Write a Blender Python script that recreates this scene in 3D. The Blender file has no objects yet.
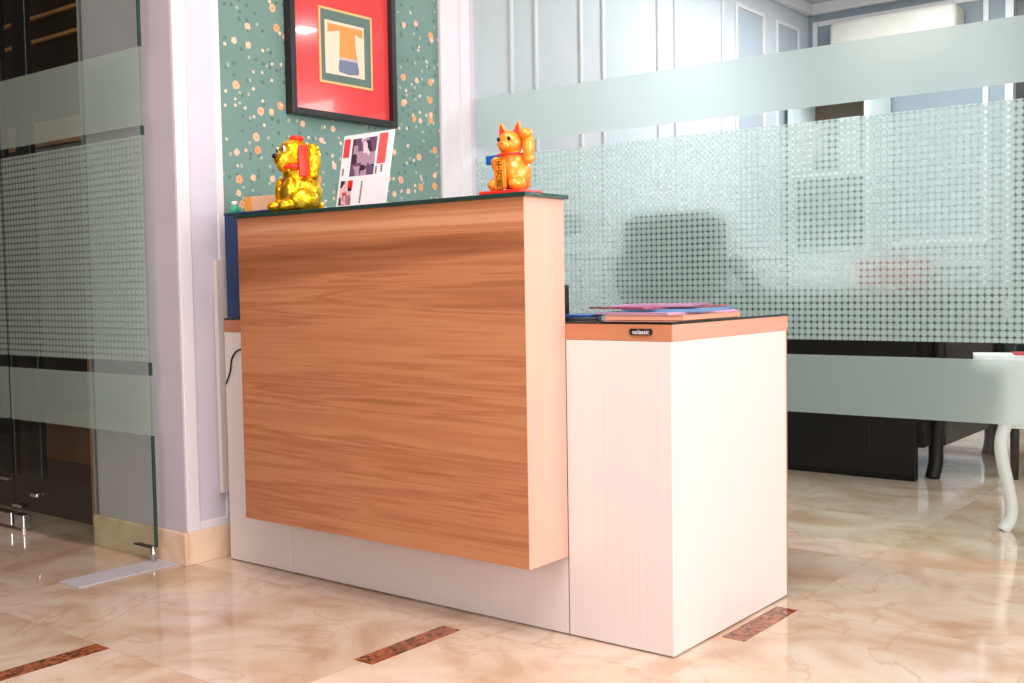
import bpy, bmesh, math, random
from mathutils import Vector, Matrix
random.seed(7)
S = bpy.context.scene
COL = S.collection
# ------------------------------------------------------------------ camera
YAW, PIT, ROL, F = 0.666909888, 0.0519017810, -0.0168576104, 1098.79332
CAM = Vector((1.21364, -2.10480, 0.838264))
def cam_axes():
    cy, sy = math.cos(YAW), math.sin(YAW)
    f = Vector((-sy*math.cos(PIT), cy*math.cos(PIT), -math.sin(PIT)))
    r = Vector((cy, sy, 0)); u = r.cross(f)
    c, s = math.cos(ROL), math.sin(ROL)
    return c*r + s*u, -s*r + c*u, f
R_, U_, F_ = cam_axes()
cd = bpy.data.cameras.new('camera'); cam = bpy.data.objects.new('camera', cd); COL.objects.link(cam)
cd.sensor_fit = 'HORIZONTAL'; cd.sensor_width = 36; cd.lens = F*36/1024; cd.clip_start = .05; cd.clip_end = 100
m = Matrix.Identity(4)
for i in range(3):
    m[i][0] = R_[i]; m[i][1] = U_[i]; m[i][2] = -F_[i]; m[i][3] = CAM[i]
cam.matrix_world = m
S.camera = cam
# ------------------------------------------------------------------ light
S.view_settings.view_transform = 'Standard'; S.view_settings.look = 'None'
S.view_settings.gamma = 1; S.view_settings.use_curve_mapping = False
S.view_settings.exposure = 0.3
S.cycles.sample_clamp_indirect = 4
w = bpy.data.worlds.new('sky'); S.world = w; w.use_nodes = True
bg = w.node_tree.nodes['Background']; bg.inputs[0].default_value = (1.0, .97, .95, 1); bg.inputs[1].default_value = 1.0
def area(name, loc, direction, sx, sy, power, color=(1, 1, 1)):
    l = bpy.data.lights.new(name, 'AREA'); l.shape = 'RECTANGLE'; l.size = sx; l.size_y = sy; l.energy = power; l.color = color
    o = bpy.data.objects.new(name, l); COL.objects.link(o); o.location = loc
    o.rotation_euler = Vector(direction).to_track_quat('-Z', 'Y').to_euler()
    return o
area('window_daylight', (3.30, -1.0, 1.35), (-1, 0, -.05), 3.6, 2.0, 98, (1, .96, .95))
area('entrance_daylight', (0.9, -5.3, 1.6), (0, 1, -.1), 3.4, 1.8, 50, (1, .95, .93))
area('lobby_ceiling_panel', (0.7, -1.3, 2.66), (0, 0, -1), 1.8, .6, 45, (1, .92, .88))
area('lobby_ceiling_panel', (-0.6, -0.6, 2.66), (0, 0, -1), 1.2, .3, 9, (1, .95, .93))
area('office_ceiling_panel', (-.60, 3.2, 2.5), (0, 0, -1), .9, 1.4, 50, (.95, .97, 1))
area('office_downlight', (1.04, 2.73, 2.5), (0, 0, -1), .14, .14, 4, (.95, .97, 1))
area('office_window_daylight', (3.1, 4.62, 2.0), (0, -1, 0), .68, .98, 16, (.95, .98, 1))
area('office_ceiling_panel', (2.6, 2.2, 2.5), (0, 0, -1), 1.2, 1.2, 50, (.95, .97, 1))

# ------------------------------------------------------------------ materials
def lin(c):
    return tuple(((v/255)/12.92 if v/255 <= .04045 else ((v/255+.055)/1.055)**2.4) for v in c)+(1,)
class NT:
    def __init__(s, name):
        s.m = bpy.data.materials.new(name); s.m.use_nodes = True; s.t = s.m.node_tree
        s.b = s.t.nodes['Principled BSDF']; s.out = s.t.nodes['Material Output']
    def n(s, typ, **kw):
        nd = s.t.nodes.new(typ)
        for k, v in kw.items():
            if k.startswith('i_'):
                key = k[2:]; key = int(key) if key.isdigit() else key.replace('_', ' ')
                inp = nd.inputs[key]
                if hasattr(v, 'is_output') or isinstance(v, bpy.types.NodeSocket): s.t.links.new(v, inp)
                else: inp.default_value = v
            else: setattr(nd, k, v)
        return nd
    def l(s, a, b): s.t.links.new(a, b)
    def coord(s, scale=(1, 1, 1), kind='Object', loc=(0, 0, 0), rot=(0, 0, 0)):
        tc = s.n('ShaderNodeTexCoord'); mp = s.n('ShaderNodeMapping')
        mp.inputs['Scale'].default_value = scale; mp.inputs['Location'].default_value = loc; mp.inputs['Rotation'].default_value = rot
        s.l(tc.outputs[kind], mp.inputs[0]); return mp.outputs[0]
    def ramp(s, fac, stops, interp='LINEAR'):
        r = s.n('ShaderNodeValToRGB'); r.color_ramp.interpolation = interp
        e = r.color_ramp.elements
        while len(e) > 1: e.remove(e[0])
        e[0].position = stops[0][0]; e[0].color = stops[0][1]
        for p_, c_ in stops[1:]:
            x = e.new(p_); x.color = c_
        s.l(fac, r.inputs[0]); return r.outputs[0]
    def math(s, op, a, b=None, c=None):
        nd = s.n('ShaderNodeMath', operation=op)
        for i, v in enumerate((a, b, c)):
            if v is None: continue
            if isinstance(v, bpy.types.NodeSocket): s.l(v, nd.inputs[i])
            else: nd.inputs[i].default_value = v
        return nd.outputs[0]
    def mix(s, fac, a, b, blend='MIX'):
        nd = s.n('ShaderNodeMix', data_type='RGBA', blend_type=blend)
        for i, v in ((0, fac), (6, a), (7, b)):
            if isinstance(v, bpy.types.NodeSocket): s.l(v, nd.inputs[i])
            else: nd.inputs[i].default_value = v
        return nd.outputs[2]
def pm(name, col, rough=.5, metal=0, spec=.5, coat=0, var=.05, bump=0, bscale=60):
    k = NT(name); k.b.inputs['Roughness'].default_value = rough; k.b.inputs['Metallic'].default_value = metal
    k.b.inputs['Specular IOR Level'].default_value = spec; k.b.inputs['Coat Weight'].default_value = coat
    c = lin(col); nz = k.n('ShaderNodeTexNoise'); nz.inputs['Scale'].default_value = 9; nz.inputs['Detail'].default_value = 4
    k.l(k.coord(), nz.inputs['Vector'])
    d = tuple(v*(1-var) for v in c[:3])+(1,); e = tuple(min(1, v*(1+var)) for v in c[:3])+(1,)
    k.l(k.ramp(nz.outputs['Fac'], [(.3, d), (.7, e)]), k.b.inputs['Base Color'])
    if bump:
        n2 = k.n('ShaderNodeTexNoise'); n2.inputs['Scale'].default_value = bscale; n2.inputs['Detail'].default_value = 3
        k.l(k.coord(), n2.inputs['Vector'])
        bp = k.n('ShaderNodeBump'); bp.inputs['Strength'].default_value = bump; bp.inputs['Distance'].default_value = .01
        k.l(n2.outputs['Fac'], bp.inputs['Height']); k.l(bp.outputs[0], k.b.inputs['Normal'])
    return k.m
def wood(name, axis, stops, rough=.38, sc=1.0):
    k = NT(name)
    s1 = {'x': (.35, 9, 9), 'y': (9, .5, 9), 'z': (12, 12, .4)}[axis]
    s2 = {'x': (3, 110, 110), 'y': (110, 3, 110), 'z': (110, 110, 3)}[axis]
    n1 = k.n('ShaderNodeTexNoise'); n1.inputs['Scale'].default_value = 1.1*sc; n1.inputs['Detail'].default_value = 3.5
    n1.inputs['Distortion'].default_value = .5; n1.inputs['Roughness'].default_value = .45
    k.l(k.coord(s1, loc=(.3, .1, 2.7)), n1.inputs['Vector'])
    n2 = k.n('ShaderNodeTexNoise'); n2.inputs['Scale'].default_value = 1; n2.inputs['Detail'].default_value = 2
    k.l(k.coord(s2), n2.inputs['Vector'])
    f = k.math('ADD', k.math('MULTIPLY', n1.outputs['Fac'], .86), k.math('MULTIPLY', n2.outputs['Fac'], .14))
    k.l(k.ramp(f, stops), k.b.inputs['Base Color']); k.b.inputs['Roughness'].default_value = rough
    k.b.inputs['Specular IOR Level'].default_value = .35
    return k.m
M = {}
M['wood_front'] = wood('wood_front', 'x', [(.32, lin((134, 80, 50))), (.41, lin((163, 104, 70))), (.46, lin((184, 123, 86))), (.485, lin((166, 105, 71))), (.53, lin((186, 127, 89))), (.60, lin((174, 112, 77))), (.68, lin((199, 145, 109)))])
M['wood_end_lit'] = wood('wood_end_lit', 'z', [(.3, lin((206, 156, 138))), (.5, lin((216, 168, 150))), (.7, lin((222, 178, 161)))], sc=.7)  # paler than the front wood: strong side light put into the colour
M['wood_band'] = wood('wood_band', 'x', [(.3, lin((168, 106, 76))), (.6, lin((184, 122, 90)))])
M['wood_band_y'] = wood('wood_band_y', 'y', [(.3, lin((194, 138, 118))), (.6, lin((206, 150, 130)))])
def laminate():
    k = NT('cream_laminate')
    n = k.n('ShaderNodeTexNoise'); n.inputs['Scale'].default_value = 1; n.inputs['Detail'].default_value = 3
    k.l(k.coord((120, 120, 1.5)), n.inputs['Vector'])
    k.l(k.ramp(n.outputs['Fac'], [(.3, lin((216, 205, 201))), (.7, lin((220, 210, 206)))]), k.b.inputs['Base Color'])
    k.b.inputs['Roughness'].default_value = .4; k.b.inputs['Specular IOR Level'].default_value = .4
    return k.m
M['cream'] = laminate()
M['seam'] = pm('seam_dark', (90, 74, 66), .7)
M['seam_light'] = pm('seam_light', (240, 232, 222), .5)
M['black_glass'] = pm('smoked_black_glass', (20, 24, 26), .06, spec=.6)
M['green_glass'] = pm('dark_green_glass_edge', (34, 62, 56), .1, spec=.6)
M['white_paint'] = pm('white_paint', (228, 223, 229), .45, var=.01)
M['lilac_paint'] = pm('lilac_paint', (212, 206, 220), .6, var=.02)
M['column_paint'] = pm('column_paint', (196, 186, 198), .6, var=.03)
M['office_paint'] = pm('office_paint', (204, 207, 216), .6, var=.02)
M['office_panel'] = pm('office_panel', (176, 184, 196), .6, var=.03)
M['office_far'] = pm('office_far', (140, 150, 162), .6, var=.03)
M['lobby_paint'] = pm('lobby_paint', (150, 136, 130), .7)
M['ceiling_paint'] = pm('ceiling_paint', (214, 205, 208), .8)
M['black'] = pm('black_satin', (18, 17, 18), .35)
M['black_leather'] = pm('black_leather', (20, 30, 34), .45, bump=.2)
M['dark_wood'] = wood('dark_wood', 'x', [(.3, lin((16, 12, 11))), (.7, lin((24, 18, 16)))], .4)
M['chrome'] = pm('chrome', (215, 215, 215), .18, 1)
M['red'] = pm('red_paint', (226, 40, 24), .35, coat=.3)
M['ear_red'] = pm('ear_red', (232, 48, 28), .4)
M['cat_gold'] = pm('orange_gold_glaze', (244, 148, 40), .3, metal=.15, coat=.4, var=.03)
def goldm():
    k = NT('crinkled_gold'); k.b.inputs['Base Color'].default_value = lin((255, 196, 20)); k.b.inputs['Metallic'].default_value = .85
    k.b.inputs['Roughness'].default_value = .24
    v = k.n('ShaderNodeTexVoronoi'); v.inputs['Scale'].default_value = 42; k.l(k.coord(), v.inputs['Vector'])
    bp = k.n('ShaderNodeBump'); bp.inputs['Strength'].default_value = .55; bp.inputs['Distance'].default_value = .006
    k.l(v.outputs['Distance'], bp.inputs['Height']); k.l(bp.outputs[0], k.b.inputs['Normal'])
    k.l(k.ramp(v.outputs['Color'], [(.2, lin((250, 175, 10))), (.8, lin((255, 216, 50)))]), k.b.inputs['Base Color'])
    return k.m
M['gold'] = goldm()
M['eye_white'] = pm('eye_white', (245, 245, 240), .3)
M['paper'] = pm('paper', (240, 237, 242), .6, var=.01)
M['blue_board'] = pm('navy_blue_card', (10, 46, 92), .5)
M['tissue'] = pm('peach_card', (240, 190, 150), .6)
M['orange_card'] = pm('orange_card', (240, 168, 70), .6)
M['green_plastic'] = pm('green_plastic', (40, 170, 125), .3)
M['sky_blue'] = pm('pale_blue_plastic', (180, 214, 235), .35)
M['blue'] = pm('bright_blue', (18, 98, 190), .4)
M['bookcase'] = pm('bookcase_white', (220, 228, 232), .5)
M['brown'] = pm('bookcase_brown', (105, 90, 72), .6)
M['hall_brown'] = pm('hall_brown', (52, 38, 31), .4, var=.2)
M['hall_umber'] = pm('hall_umber', (120, 98, 82), .35, var=.15)
M['hall_tan'] = pm('hall_tan', (110, 76, 56), .5)
M['hall_gray'] = pm('hall_gray', (150, 144, 138), .6)
M['salmon'] = pm('salmon_wood', (205, 150, 130), .5)
M['copper'] = pm('copper_strip', (200, 140, 95), .35)
M['tv_gray'] = pm('gray_strip', (186, 182, 188), .5)
M['ac_white'] = pm('ac_ivory', (210, 204, 196), .45)
M['steel_blue'] = pm('steel_blue', (120, 160, 200), .4)

def floor_mat():
    k = NT('polished_cream_marble')
    P = .6
    tc = k.n('ShaderNodeTexCoord'); sx = k.n('ShaderNodeSeparateXYZ'); k.l(tc.outputs['Object'], sx.inputs[0])
    ox = k.math('DIVIDE', k.math('ADD', sx.outputs[0], -.045+6), P); oy = k.math('DIVIDE', k.math('ADD', sx.outputs[1], -.5+6), P)
    fx = k.math('FLOOR', ox); fy = k.math('FLOOR', oy)
    cb = k.n('ShaderNodeCombineXYZ'); k.l(fx, cb.inputs[0]); k.l(fy, cb.inputs[1])
    wn = k.n('ShaderNodeTexWhiteNoise', noise_dimensions='2D'); k.l(cb.outputs[0], wn.inputs['Vector'])
    # every tile takes its own piece of stone
    va = k.n('ShaderNodeVectorMath', operation='SCALE'); k.l(wn.outputs['Color'], va.inputs[0]); va.inputs['Scale'].default_value = 4
    vb = k.n('ShaderNodeVectorMath', operation='ADD'); k.l(tc.outputs['Object'], vb.inputs[0]); k.l(va.outputs[0], vb.inputs[1])
    n1 = k.n('ShaderNodeTexNoise'); n1.inputs['Scale'].default_value = 3.2; n1.inputs['Detail'].default_value = 6; n1.inputs['Distortion'].default_value = 1.2
    k.l(vb.outputs[0], n1.inputs['Vector'])
    c = k.ramp(n1.outputs['Fac'], [(.32, lin((198, 164, 136))), (.48, lin((217, 192, 170))), (.62, lin((227, 208, 190))), (.75, lin((210, 182, 156)))])
    n2 = k.n('ShaderNodeTexNoise'); n2.inputs['Scale'].default_value = 2.1; n2.inputs['Detail'].default_value = 7; n2.inputs['Distortion'].default_value = 1.8
    k.l(vb.outputs[0], n2.inputs['Vector'])
    ve = k.math('ABSOLUTE', k.math('SUBTRACT', n2.outputs['Fac'], .5))
    vm = k.math('MULTIPLY', k.math('SUBTRACT', 1, k.n('ShaderNodeMapRange', i_0=ve, i_1=0.0, i_2=.018).outputs[0]), .38)
    c = k.mix(vm, c, lin((190, 142, 106)))
    tone = k.n('ShaderNodeMapRange', i_0=wn.outputs['Value'], i_3=.76, i_4=1.0).outputs[0]
    cc = k.n('ShaderNodeCombineColor'); [k.l(tone, cc.inputs[i]) for i in range(3)]
    c = k.mix(1.0, c, cc.outputs[0], 'MULTIPLY')
    # joints
    j = None
    for o in (ox, oy):
        d = k.math('ABSOLUTE', k.math('SUBTRACT', k.math('FRACT', o), .5))
        g = k.math('GREATER_THAN', d, .5-.0014/P)
        j = g if j is None else k.math('MAXIMUM', j, g)
    c = k.mix(k.math('MULTIPLY', j, .35), c, lin((168, 128, 98)))
    k.l(c, k.b.inputs['Base Color'])
    k.b.inputs['Roughness'].default_value = .07; k.b.inputs['Specular IOR Level'].default_value = .75
    return k.m
M['floor'] = floor_mat()
def stone_base():
    k = NT('beige_marble_skirting')
    n1 = k.n('ShaderNodeTexNoise'); n1.inputs['Scale'].default_value = 7; n1.inputs['Detail'].default_value = 6; n1.inputs['Distortion'].default_value = 1
    k.l(k.coord(), n1.inputs['Vector'])
    k.l(k.ramp(n1.outputs['Fac'], [(.3, lin((212, 176, 142))), (.6, lin((236, 208, 180)))]), k.b.inputs['Base Color']); k.b.inputs['Roughness'].default_value = .18
    return k.m
M['skirting'] = stone_base()
def inlay():
    k = NT('red_brown_granite')
    v = k.n('ShaderNodeTexVoronoi'); v.inputs['Scale'].default_value = 90; k.l(k.coord(), v.inputs['Vector'])
    k.l(k.ramp(v.outputs['Color'], [(.1, lin((62, 36, 28))), (.4, lin((122, 66, 42))), (.8, lin((168, 94, 60)))]), k.b.inputs['Base Color']); k.b.inputs['Roughness'].default_value = .12
    return k.m
M['inlay'] = inlay()
def wallpaper():
    k = NT('floral_wallpaper')
    base = lin((106, 146, 138))
    n = k.n('ShaderNodeTexNoise'); n.inputs['Scale'].default_value = 5; co = k.coord(); k.l(co, n.inputs['Vector'])
    c = k.ramp(n.outputs['Fac'], [(.3, lin((106, 138, 130))), (.7, lin((116, 148, 140)))])
    def spots(c, scale, r0, col, wob, off, dens=1.0, col2=None):
        co = k.coord((0.02, 1, 1), loc=off)
        nz = k.n('ShaderNodeTexNoise'); nz.inputs['Scale'].default_value = wob; nz.inputs['Detail'].default_value = 2; k.l(co, nz.inputs['Vector'])
        ad = k.n('ShaderNodeVectorMath', operation='MULTIPLY_ADD'); k.l(nz.outputs['Color'], ad.inputs[0]); ad.inputs[1].default_value = (.0, .012, .012); k.l(co, ad.inputs[2])
        v = k.n('ShaderNodeTexVoronoi'); v.inputs['Scale'].default_value = scale; v.inputs['Randomness'].default_value = .9; v.voronoi_dimensions = '2D'; sp2 = k.n('ShaderNodeSeparateXYZ'); k.l(ad.outputs[0], sp2.inputs[0]); cb2 = k.n('ShaderNodeCombineXYZ'); k.l(sp2.outputs[1], cb2.inputs[0]); k.l(sp2.outputs[2], cb2.inputs[1]); k.l(cb2.outputs[0], v.inputs['Vector'])
        msk = k.math('LESS_THAN', v.outputs['Distance'], r0)
        if dens < 1:
            sp = k.n('ShaderNodeSeparateColor'); k.l(v.outputs['Color'], sp.inputs[0]); msk = k.math('MULTIPLY', msk, k.math('LESS_THAN', sp.outputs[0], dens))
        cc = col
        if col2: 
            cc = k.ramp(v.outputs['Color'], [(.35, col), (.65, col2)])
        return k.mix(msk, c, cc)
    # leaves and sprigs
    c = spots(c, 34, .22, lin((88, 120, 108)), 60, (0, .3, .7), .22)
    c = spots(c, 26, .15, lin((170, 180, 160)), 90, (0, .1, .2), .3)
    c = spots(c, 12, .16, lin((232, 182, 148)), 110, (0, .9, .1), .5, lin((226, 158, 104)))
    c = spots(c, 12, .05, lin((216, 140, 96)), 110, (0, .9, .1), .5)
    c = spots(c, 14, .15, lin((234, 190, 160)), 110, (0, .4, .5), .34)
    c = spots(c, 27, .15, lin((232, 206, 180)), 110, (0, .7, .6), .22)
    k.l(c, k.b.inputs['Base Color']); k.b.inputs['Roughness'].default_value = .55
    return k.m
M['wallpaper'] = wallpaper()
def glass(name, tint, edge=False):
    k = NT(name); k.t.nodes.remove(k.b)
    tr = k.n('ShaderNodeBsdfTransparent'); tr.inputs[0].default_value = tint
    gl = k.n('ShaderNodeBsdfGlossy'); gl.inputs['Roughness'].default_value = .02; gl.inputs[0].default_value = (.95, .97, .97, 1)
    fr = k.n('ShaderNodeFresnel'); fr.inputs[0].default_value = 1.45
    mx = k.n('ShaderNodeMixShader'); gm = k.n('ShaderNodeNewGeometry'); ff = k.math('MULTIPLY', fr.outputs[0], k.math('SUBTRACT', 1, gm.outputs['Backfacing'])); k.l(ff, mx.inputs[0]); k.l(tr.outputs[0], mx.inputs[1]); k.l(gl.outputs[0], mx.inputs[2])
    k.l(mx.outputs[0], k.out.inputs[0]); return k.m
M['door_glass'] = glass('grey_green_glass', (.88, .925, .895, 1))
M['glass'] = glass('clear_green_glass', (.915, .955, .935, 1))
def frost(name, dots, tint, transp=.3, trl=.55, rough=None, sc=None):
    sc = sc or tint
    k = NT(name); k.t.nodes.remove(k.b)
    tr = k.n('ShaderNodeBsdfTransparent') if rough is None else k.n('ShaderNodeBsdfRefraction')
    if rough is not None: tr.inputs['Roughness'].default_value = rough; tr.inputs['IOR'].default_value = 1.25
    tr.inputs[0].default_value = tint
    tl = k.n('ShaderNodeBsdfTranslucent'); tl.inputs[0].default_value = sc
    df = k.n('ShaderNodeBsdfDiffuse'); df.inputs[0].default_value = sc
    m1 = k.n('ShaderNodeMixShader', i_0=1-trl); k.l(tl.outputs[0], m1.inputs[1]); k.l(df.outputs[0], m1.inputs[2])
    m2 = k.n('ShaderNodeMixShader', i_0=transp); k.l(m1.outputs[0], m2.inputs[1]); k.l(tr.outputs[0], m2.inputs[2])
    res = m2.outputs[0]
    if dots:
        p = .0205
        tc = k.n('ShaderNodeTexCoord'); sx = k.n('ShaderNodeSeparateXYZ'); k.l(tc.outputs['Object'], sx.inputs[0])
        u = k.math('SUBTRACT', k.math('FRACT', k.math('DIVIDE', k.math('ADD', sx.outputs[0], 10), p)), .5)
        v = k.math('SUBTRACT', k.math('FRACT', k.math('DIVIDE', k.math('ADD', sx.outputs[2], 10), p)), .5)
        d = k.math('SQRT', k.math('ADD', k.math('MULTIPLY', u, u), k.math('MULTIPLY', v, v)))
        msk = k.n('ShaderNodeMapRange', i_0=d, i_1=.40, i_2=.54, i_3=1.0, i_4=.25).outputs[0]
        t0 = k.n('ShaderNodeBsdfTransparent')
        m3 = k.n('ShaderNodeMixShader'); k.l(msk, m3.inputs[0]); k.l(t0.outputs[0], m3.inputs[1]); k.l(res, m3.inputs[2]); res = m3.outputs[0]
    k.l(res, k.out.inputs[0]); return k.m
M['frost'] = frost('frosted_film', False, (.99, 1, .995, 1), .76, .80, .42, (.86, 1, .96, 1))
M['frost_dots'] = frost('dotted_film', True, (.985, 1, .995, 1), .68, .80, .42, (.84, 1, .95, 1))
M['door_frost'] = frost('door_frosted_film', False, (.91, .97, .94, 1), .74, .5, None, (.82, .92, .86, 1))
M['door_dots'] = frost('door_dotted_film', True, (.91, .98, .95, 1), .70, .5, None, (.82, .94, .88, 1))
# ------------------------------------------------------------------ mesh helpers
def BM(): return bmesh.new()
def box(bm, x0, x1, y0, y1, z0, z1, bev=0, mat=None, seg=2):
    r = bmesh.ops.create_cube(bm, size=1); vs = r['verts']
    for v in vs: v.co = Vector((x0+(v.co.x+.5)*(x1-x0), y0+(v.co.y+.5)*(y1-y0), z0+(v.co.z+.5)*(z1-z0)))
    if bev:
        es = list({e for v in vs for e in v.link_edges})
        rr = bmesh.ops.bevel(bm, geom=es, offset=bev, segments=seg, affect='EDGES', profile=.5)
        vs = list({v for f in rr['faces'] for v in f.verts} | {v for v in vs if v.is_valid})
    if mat is not None:
        for v in vs: v.co = mat @ v.co
    return vs
def cyl(bm, p0, p1, r0, r1=None, seg=20):
    p0, p1 = Vector(p0), Vector(p1); r1 = r0 if r1 is None else r1
    d = p1-p0; mt = Matrix.Translation((p0+p1)/2) @ d.to_track_quat('Z', 'Y').to_matrix().to_4x4()
    return bmesh.ops.create_cone(bm, cap_ends=True, segments=seg, radius1=r0, radius2=r1, depth=d.length, matrix=mt)['verts']
def ball(bm, c, r, sc=(1, 1, 1), rot=None, sub=3):
    mt = Matrix.Translation(c) @ (rot.to_4x4() if rot else Matrix.Identity(4)) @ Matrix.Diagonal((r*sc[0], r*sc[1], r*sc[2], 1))
    return bmesh.ops.create_icosphere(bm, subdivisions=sub, radius=1, matrix=mt)['verts']
def lathe(bm, prof, c=(0, 0, 0), seg=28):
    rings = []
    for r, z in prof:
        rings.append([bm.verts.new((c[0]+r*math.cos(2*math.pi*i/seg), c[1]+r*math.sin(2*math.pi*i/seg), c[2]+z)) for i in range(seg)])
    for a, b in zip(rings, rings[1:]):
        for i in range(seg): bm.faces.new((a[i], a[(i+1) % seg], b[(i+1) % seg], b[i]))
    bm.faces.new(rings[0][::-1]); bm.faces.new(rings[-1])
def tube(bm, pts, r, seg=8, rs=None):
    pts = [Vector(p) for p in pts]; rings = []; q = None
    for i, p in enumerate(pts):
        t = (pts[min(i+1, len(pts)-1)]-pts[max(i-1, 0)]).normalized()
        q = t.to_track_quat('Z', 'Y') if q is None else (q @ Vector((0, 0, 1))).rotation_difference(t) @ q
        rr = rs[i] if rs else r
        rings.append([bm.verts.new(p + q @ Vector((rr*math.cos(2*math.pi*k/seg), rr*math.sin(2*math.pi*k/seg), 0))) for k in range(seg)])
    for a, b in zip(rings, rings[1:]):
        for i in range(seg): bm.faces.new((a[i], a[(i+1) % seg], b[(i+1) % seg], b[i]))
    bm.faces.new(rings[0][::-1]); bm.faces.new(rings[-1])
def spline(pts, n=8):
    pts = [Vector(p) for p in pts]; out = []
    P = [2*pts[0]-pts[1]]+pts+[2*pts[-1]-pts[-2]]
    for i in range(1, len(P)-2):
        for k in range(n):
            t = k/n; a, b, c, d = P[i-1:i+3]
            out.append(.5*((2*b)+(c-a)*t+(2*a-5*b+4*c-d)*t*t+(3*b-a-3*c+d)*t**3))
    out.append(pts[-1]); return out
def obj(name, bm, mat, parent=None, smooth=False, label=None):
    bmesh.ops.recalc_face_normals(bm, faces=bm.faces)
    me = bpy.data.meshes.new(name); bm.to_mesh(me); bm.free()
    return mobj(name, me, mat, parent, smooth, label)
def mobj(name, me, mat, parent=None, smooth=False, label=None):
    me.materials.clear(); me.materials.append(M[mat] if isinstance(mat, str) else mat)
    if smooth:
        for p in me.polygons: p.use_smooth = True
    o = bpy.data.objects.new(name, me); COL.objects.link(o)
    if parent: o.parent = parent
    if label: o['label'] = label
    return o
def tag(o, label, cat, group=None, kind=None):
    o['label'] = label; o['category'] = cat
    if group: o['group'] = group
    if kind: o['kind'] = kind
    return o
def thing(name, label, cat, loc=(0, 0, 0), rz=0, group=None):
    o = bpy.data.objects.new(name, None); COL.objects.link(o); o.location = loc; o.rotation_euler = (0, 0, rz); o.empty_display_size = .05
    return tag(o, label, cat, group)
def struct(name, bm, mat, parent=None, label=None):
    o = obj(name, bm, mat, parent)
    if not parent: o['kind'] = 'structure'
    if label: o['label'] = label
    return o
def fuse(bm, voxel, smooth=4):
    """fuse overlapping blobs of a bmesh into one continuous surface"""
    me = bpy.data.meshes.new('tmp'); bm.to_mesh(me); bm.free()
    o = bpy.data.objects.new('tmp', me); COL.objects.link(o)
    a = o.modifiers.new('r', 'REMESH'); a.mode = 'VOXEL'; a.voxel_size = voxel
    b = o.modifiers.new('s', 'SMOOTH'); b.factor = .5; b.iterations = smooth
    dg = bpy.context.evaluated_depsgraph_get(); res = bpy.data.meshes.new_from_object(o.evaluated_get(dg))
    bpy.data.objects.remove(o); return res
def text_mesh(body, size, extrude=.0002):
    cu = bpy.data.curves.new('tmp', 'FONT'); cu.body = body; cu.size = size; cu.extrude = extrude; cu.align_x = 'CENTER'; cu.align_y = 'CENTER'
    o = bpy.data.objects.new('tmp', cu); COL.objects.link(o)
    dg = bpy.context.evaluated_depsgraph_get(); me = bpy.data.meshes.new_from_object(o.evaluated_get(dg)); bpy.data.objects.remove(o); return me
RX90 = Matrix.Rotation(math.pi/2, 4, 'X')
# ------------------------------------------------------------------ room shell
XW = -1.624; YC = -.121; YG = 1.285; YF = 4.56; ZC = 2.72; ZO = 2.55; XR = 3.5; YB = -5.6; XL = -3.6
b = BM(); box(b, -5.2, XR+.1, YB-.1, YF+.1, -.08, 0); struct('floor', b, 'floor')
def inl(x, y): 
    b = BM(); box(b, x, x+.058, y, y+.30, -.004, .0008); o = obj('floor_inlay', b, 'inlay'); return o
inlay_labels = ['red-brown granite strip set in the floor before the middle of the reception desk',
                'red-brown granite strip set in the floor at the lower left of the photo',
                'red-brown granite strip set in the floor beside the right end of the desk']
for i, (x, y) in enumerate([(-.582, -.419), (-1.168, -1.0), (.016, .197)]):
    tag(inl(x, y), inlay_labels[i], 'floor inlay', 'granite inlay strips in the floor')
b = BM(); box(b, -5.2, XR+.1, YB-.1, YG, ZC, ZC+.08); struct('ceiling', b, 'ceiling_paint')
b = BM(); box(b, XW-.1, XR+.1, YG, YF+.1, ZO, ZO+.08); struct('ceiling_office', b, 'ceiling_paint')
# right wall with a wide window opening, wall behind the camera with entrance opening
b = BM()
box(b, XR, XR+.1, YB-.1, -2.9, 0, ZC); box(b, XR, XR+.1, .9, YF+.1, 0, ZC); box(b, XR, XR+.1, -2.9, .9, 0, .35); box(b, XR, XR+.1, -2.9, .9, 2.4, ZC)
struct('wall_right', b, 'lobby_paint')
b = BM()
box(b, -5.2, -.9, YB-.1, YB, 0, ZC); box(b, 2.7, XR, YB-.1, YB, 0, ZC); box(b, -.9, 2.7, YB-.1, YB, 2.5, ZC); box(b, -.9, 2.7, YB-.1, YB, 0, .6)
struct('wall_back', b, 'lobby_paint')
b = BM(); box(b, -5.3, -5.2, YB-.1, 1.7, 0, ZC); struct('wall_hall_side', b, 'hall_brown')
# pillar between the glass door and the papered wall, with the papered wall behind it
b = BM(); box(b, -2.10, XW, YC, .05, 0, ZC); struct('wall_pillar', b, 'column_paint')
b = BM(); box(b, -2.10, XW, .05, 1.073, 0, ZC); struct('wall_left', b, 'wallpaper')
b = BM(); box(b, -1.9, XW, 1.073, YG+.02, 0, ZC); struct('wall_left_return', b, 'lilac_paint')
b = BM(); box(b, -1.9, XW, YG+.02, YF, 0, ZO); struct('wall_office_left', b, 'office_paint')
b = BM(); box(b, -1.9, 2.75, YF, YF+.1, 0, ZO); box(b, 3.45, XR, YF, YF+.1, 0, ZO); box(b, 2.75, 3.45, YF, YF+.1, 0, 1.5); box(b, 2.75, 3.45, YF, YF+.1, 2.5, ZO); struct('wall_far', b, 'office_far')
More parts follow.
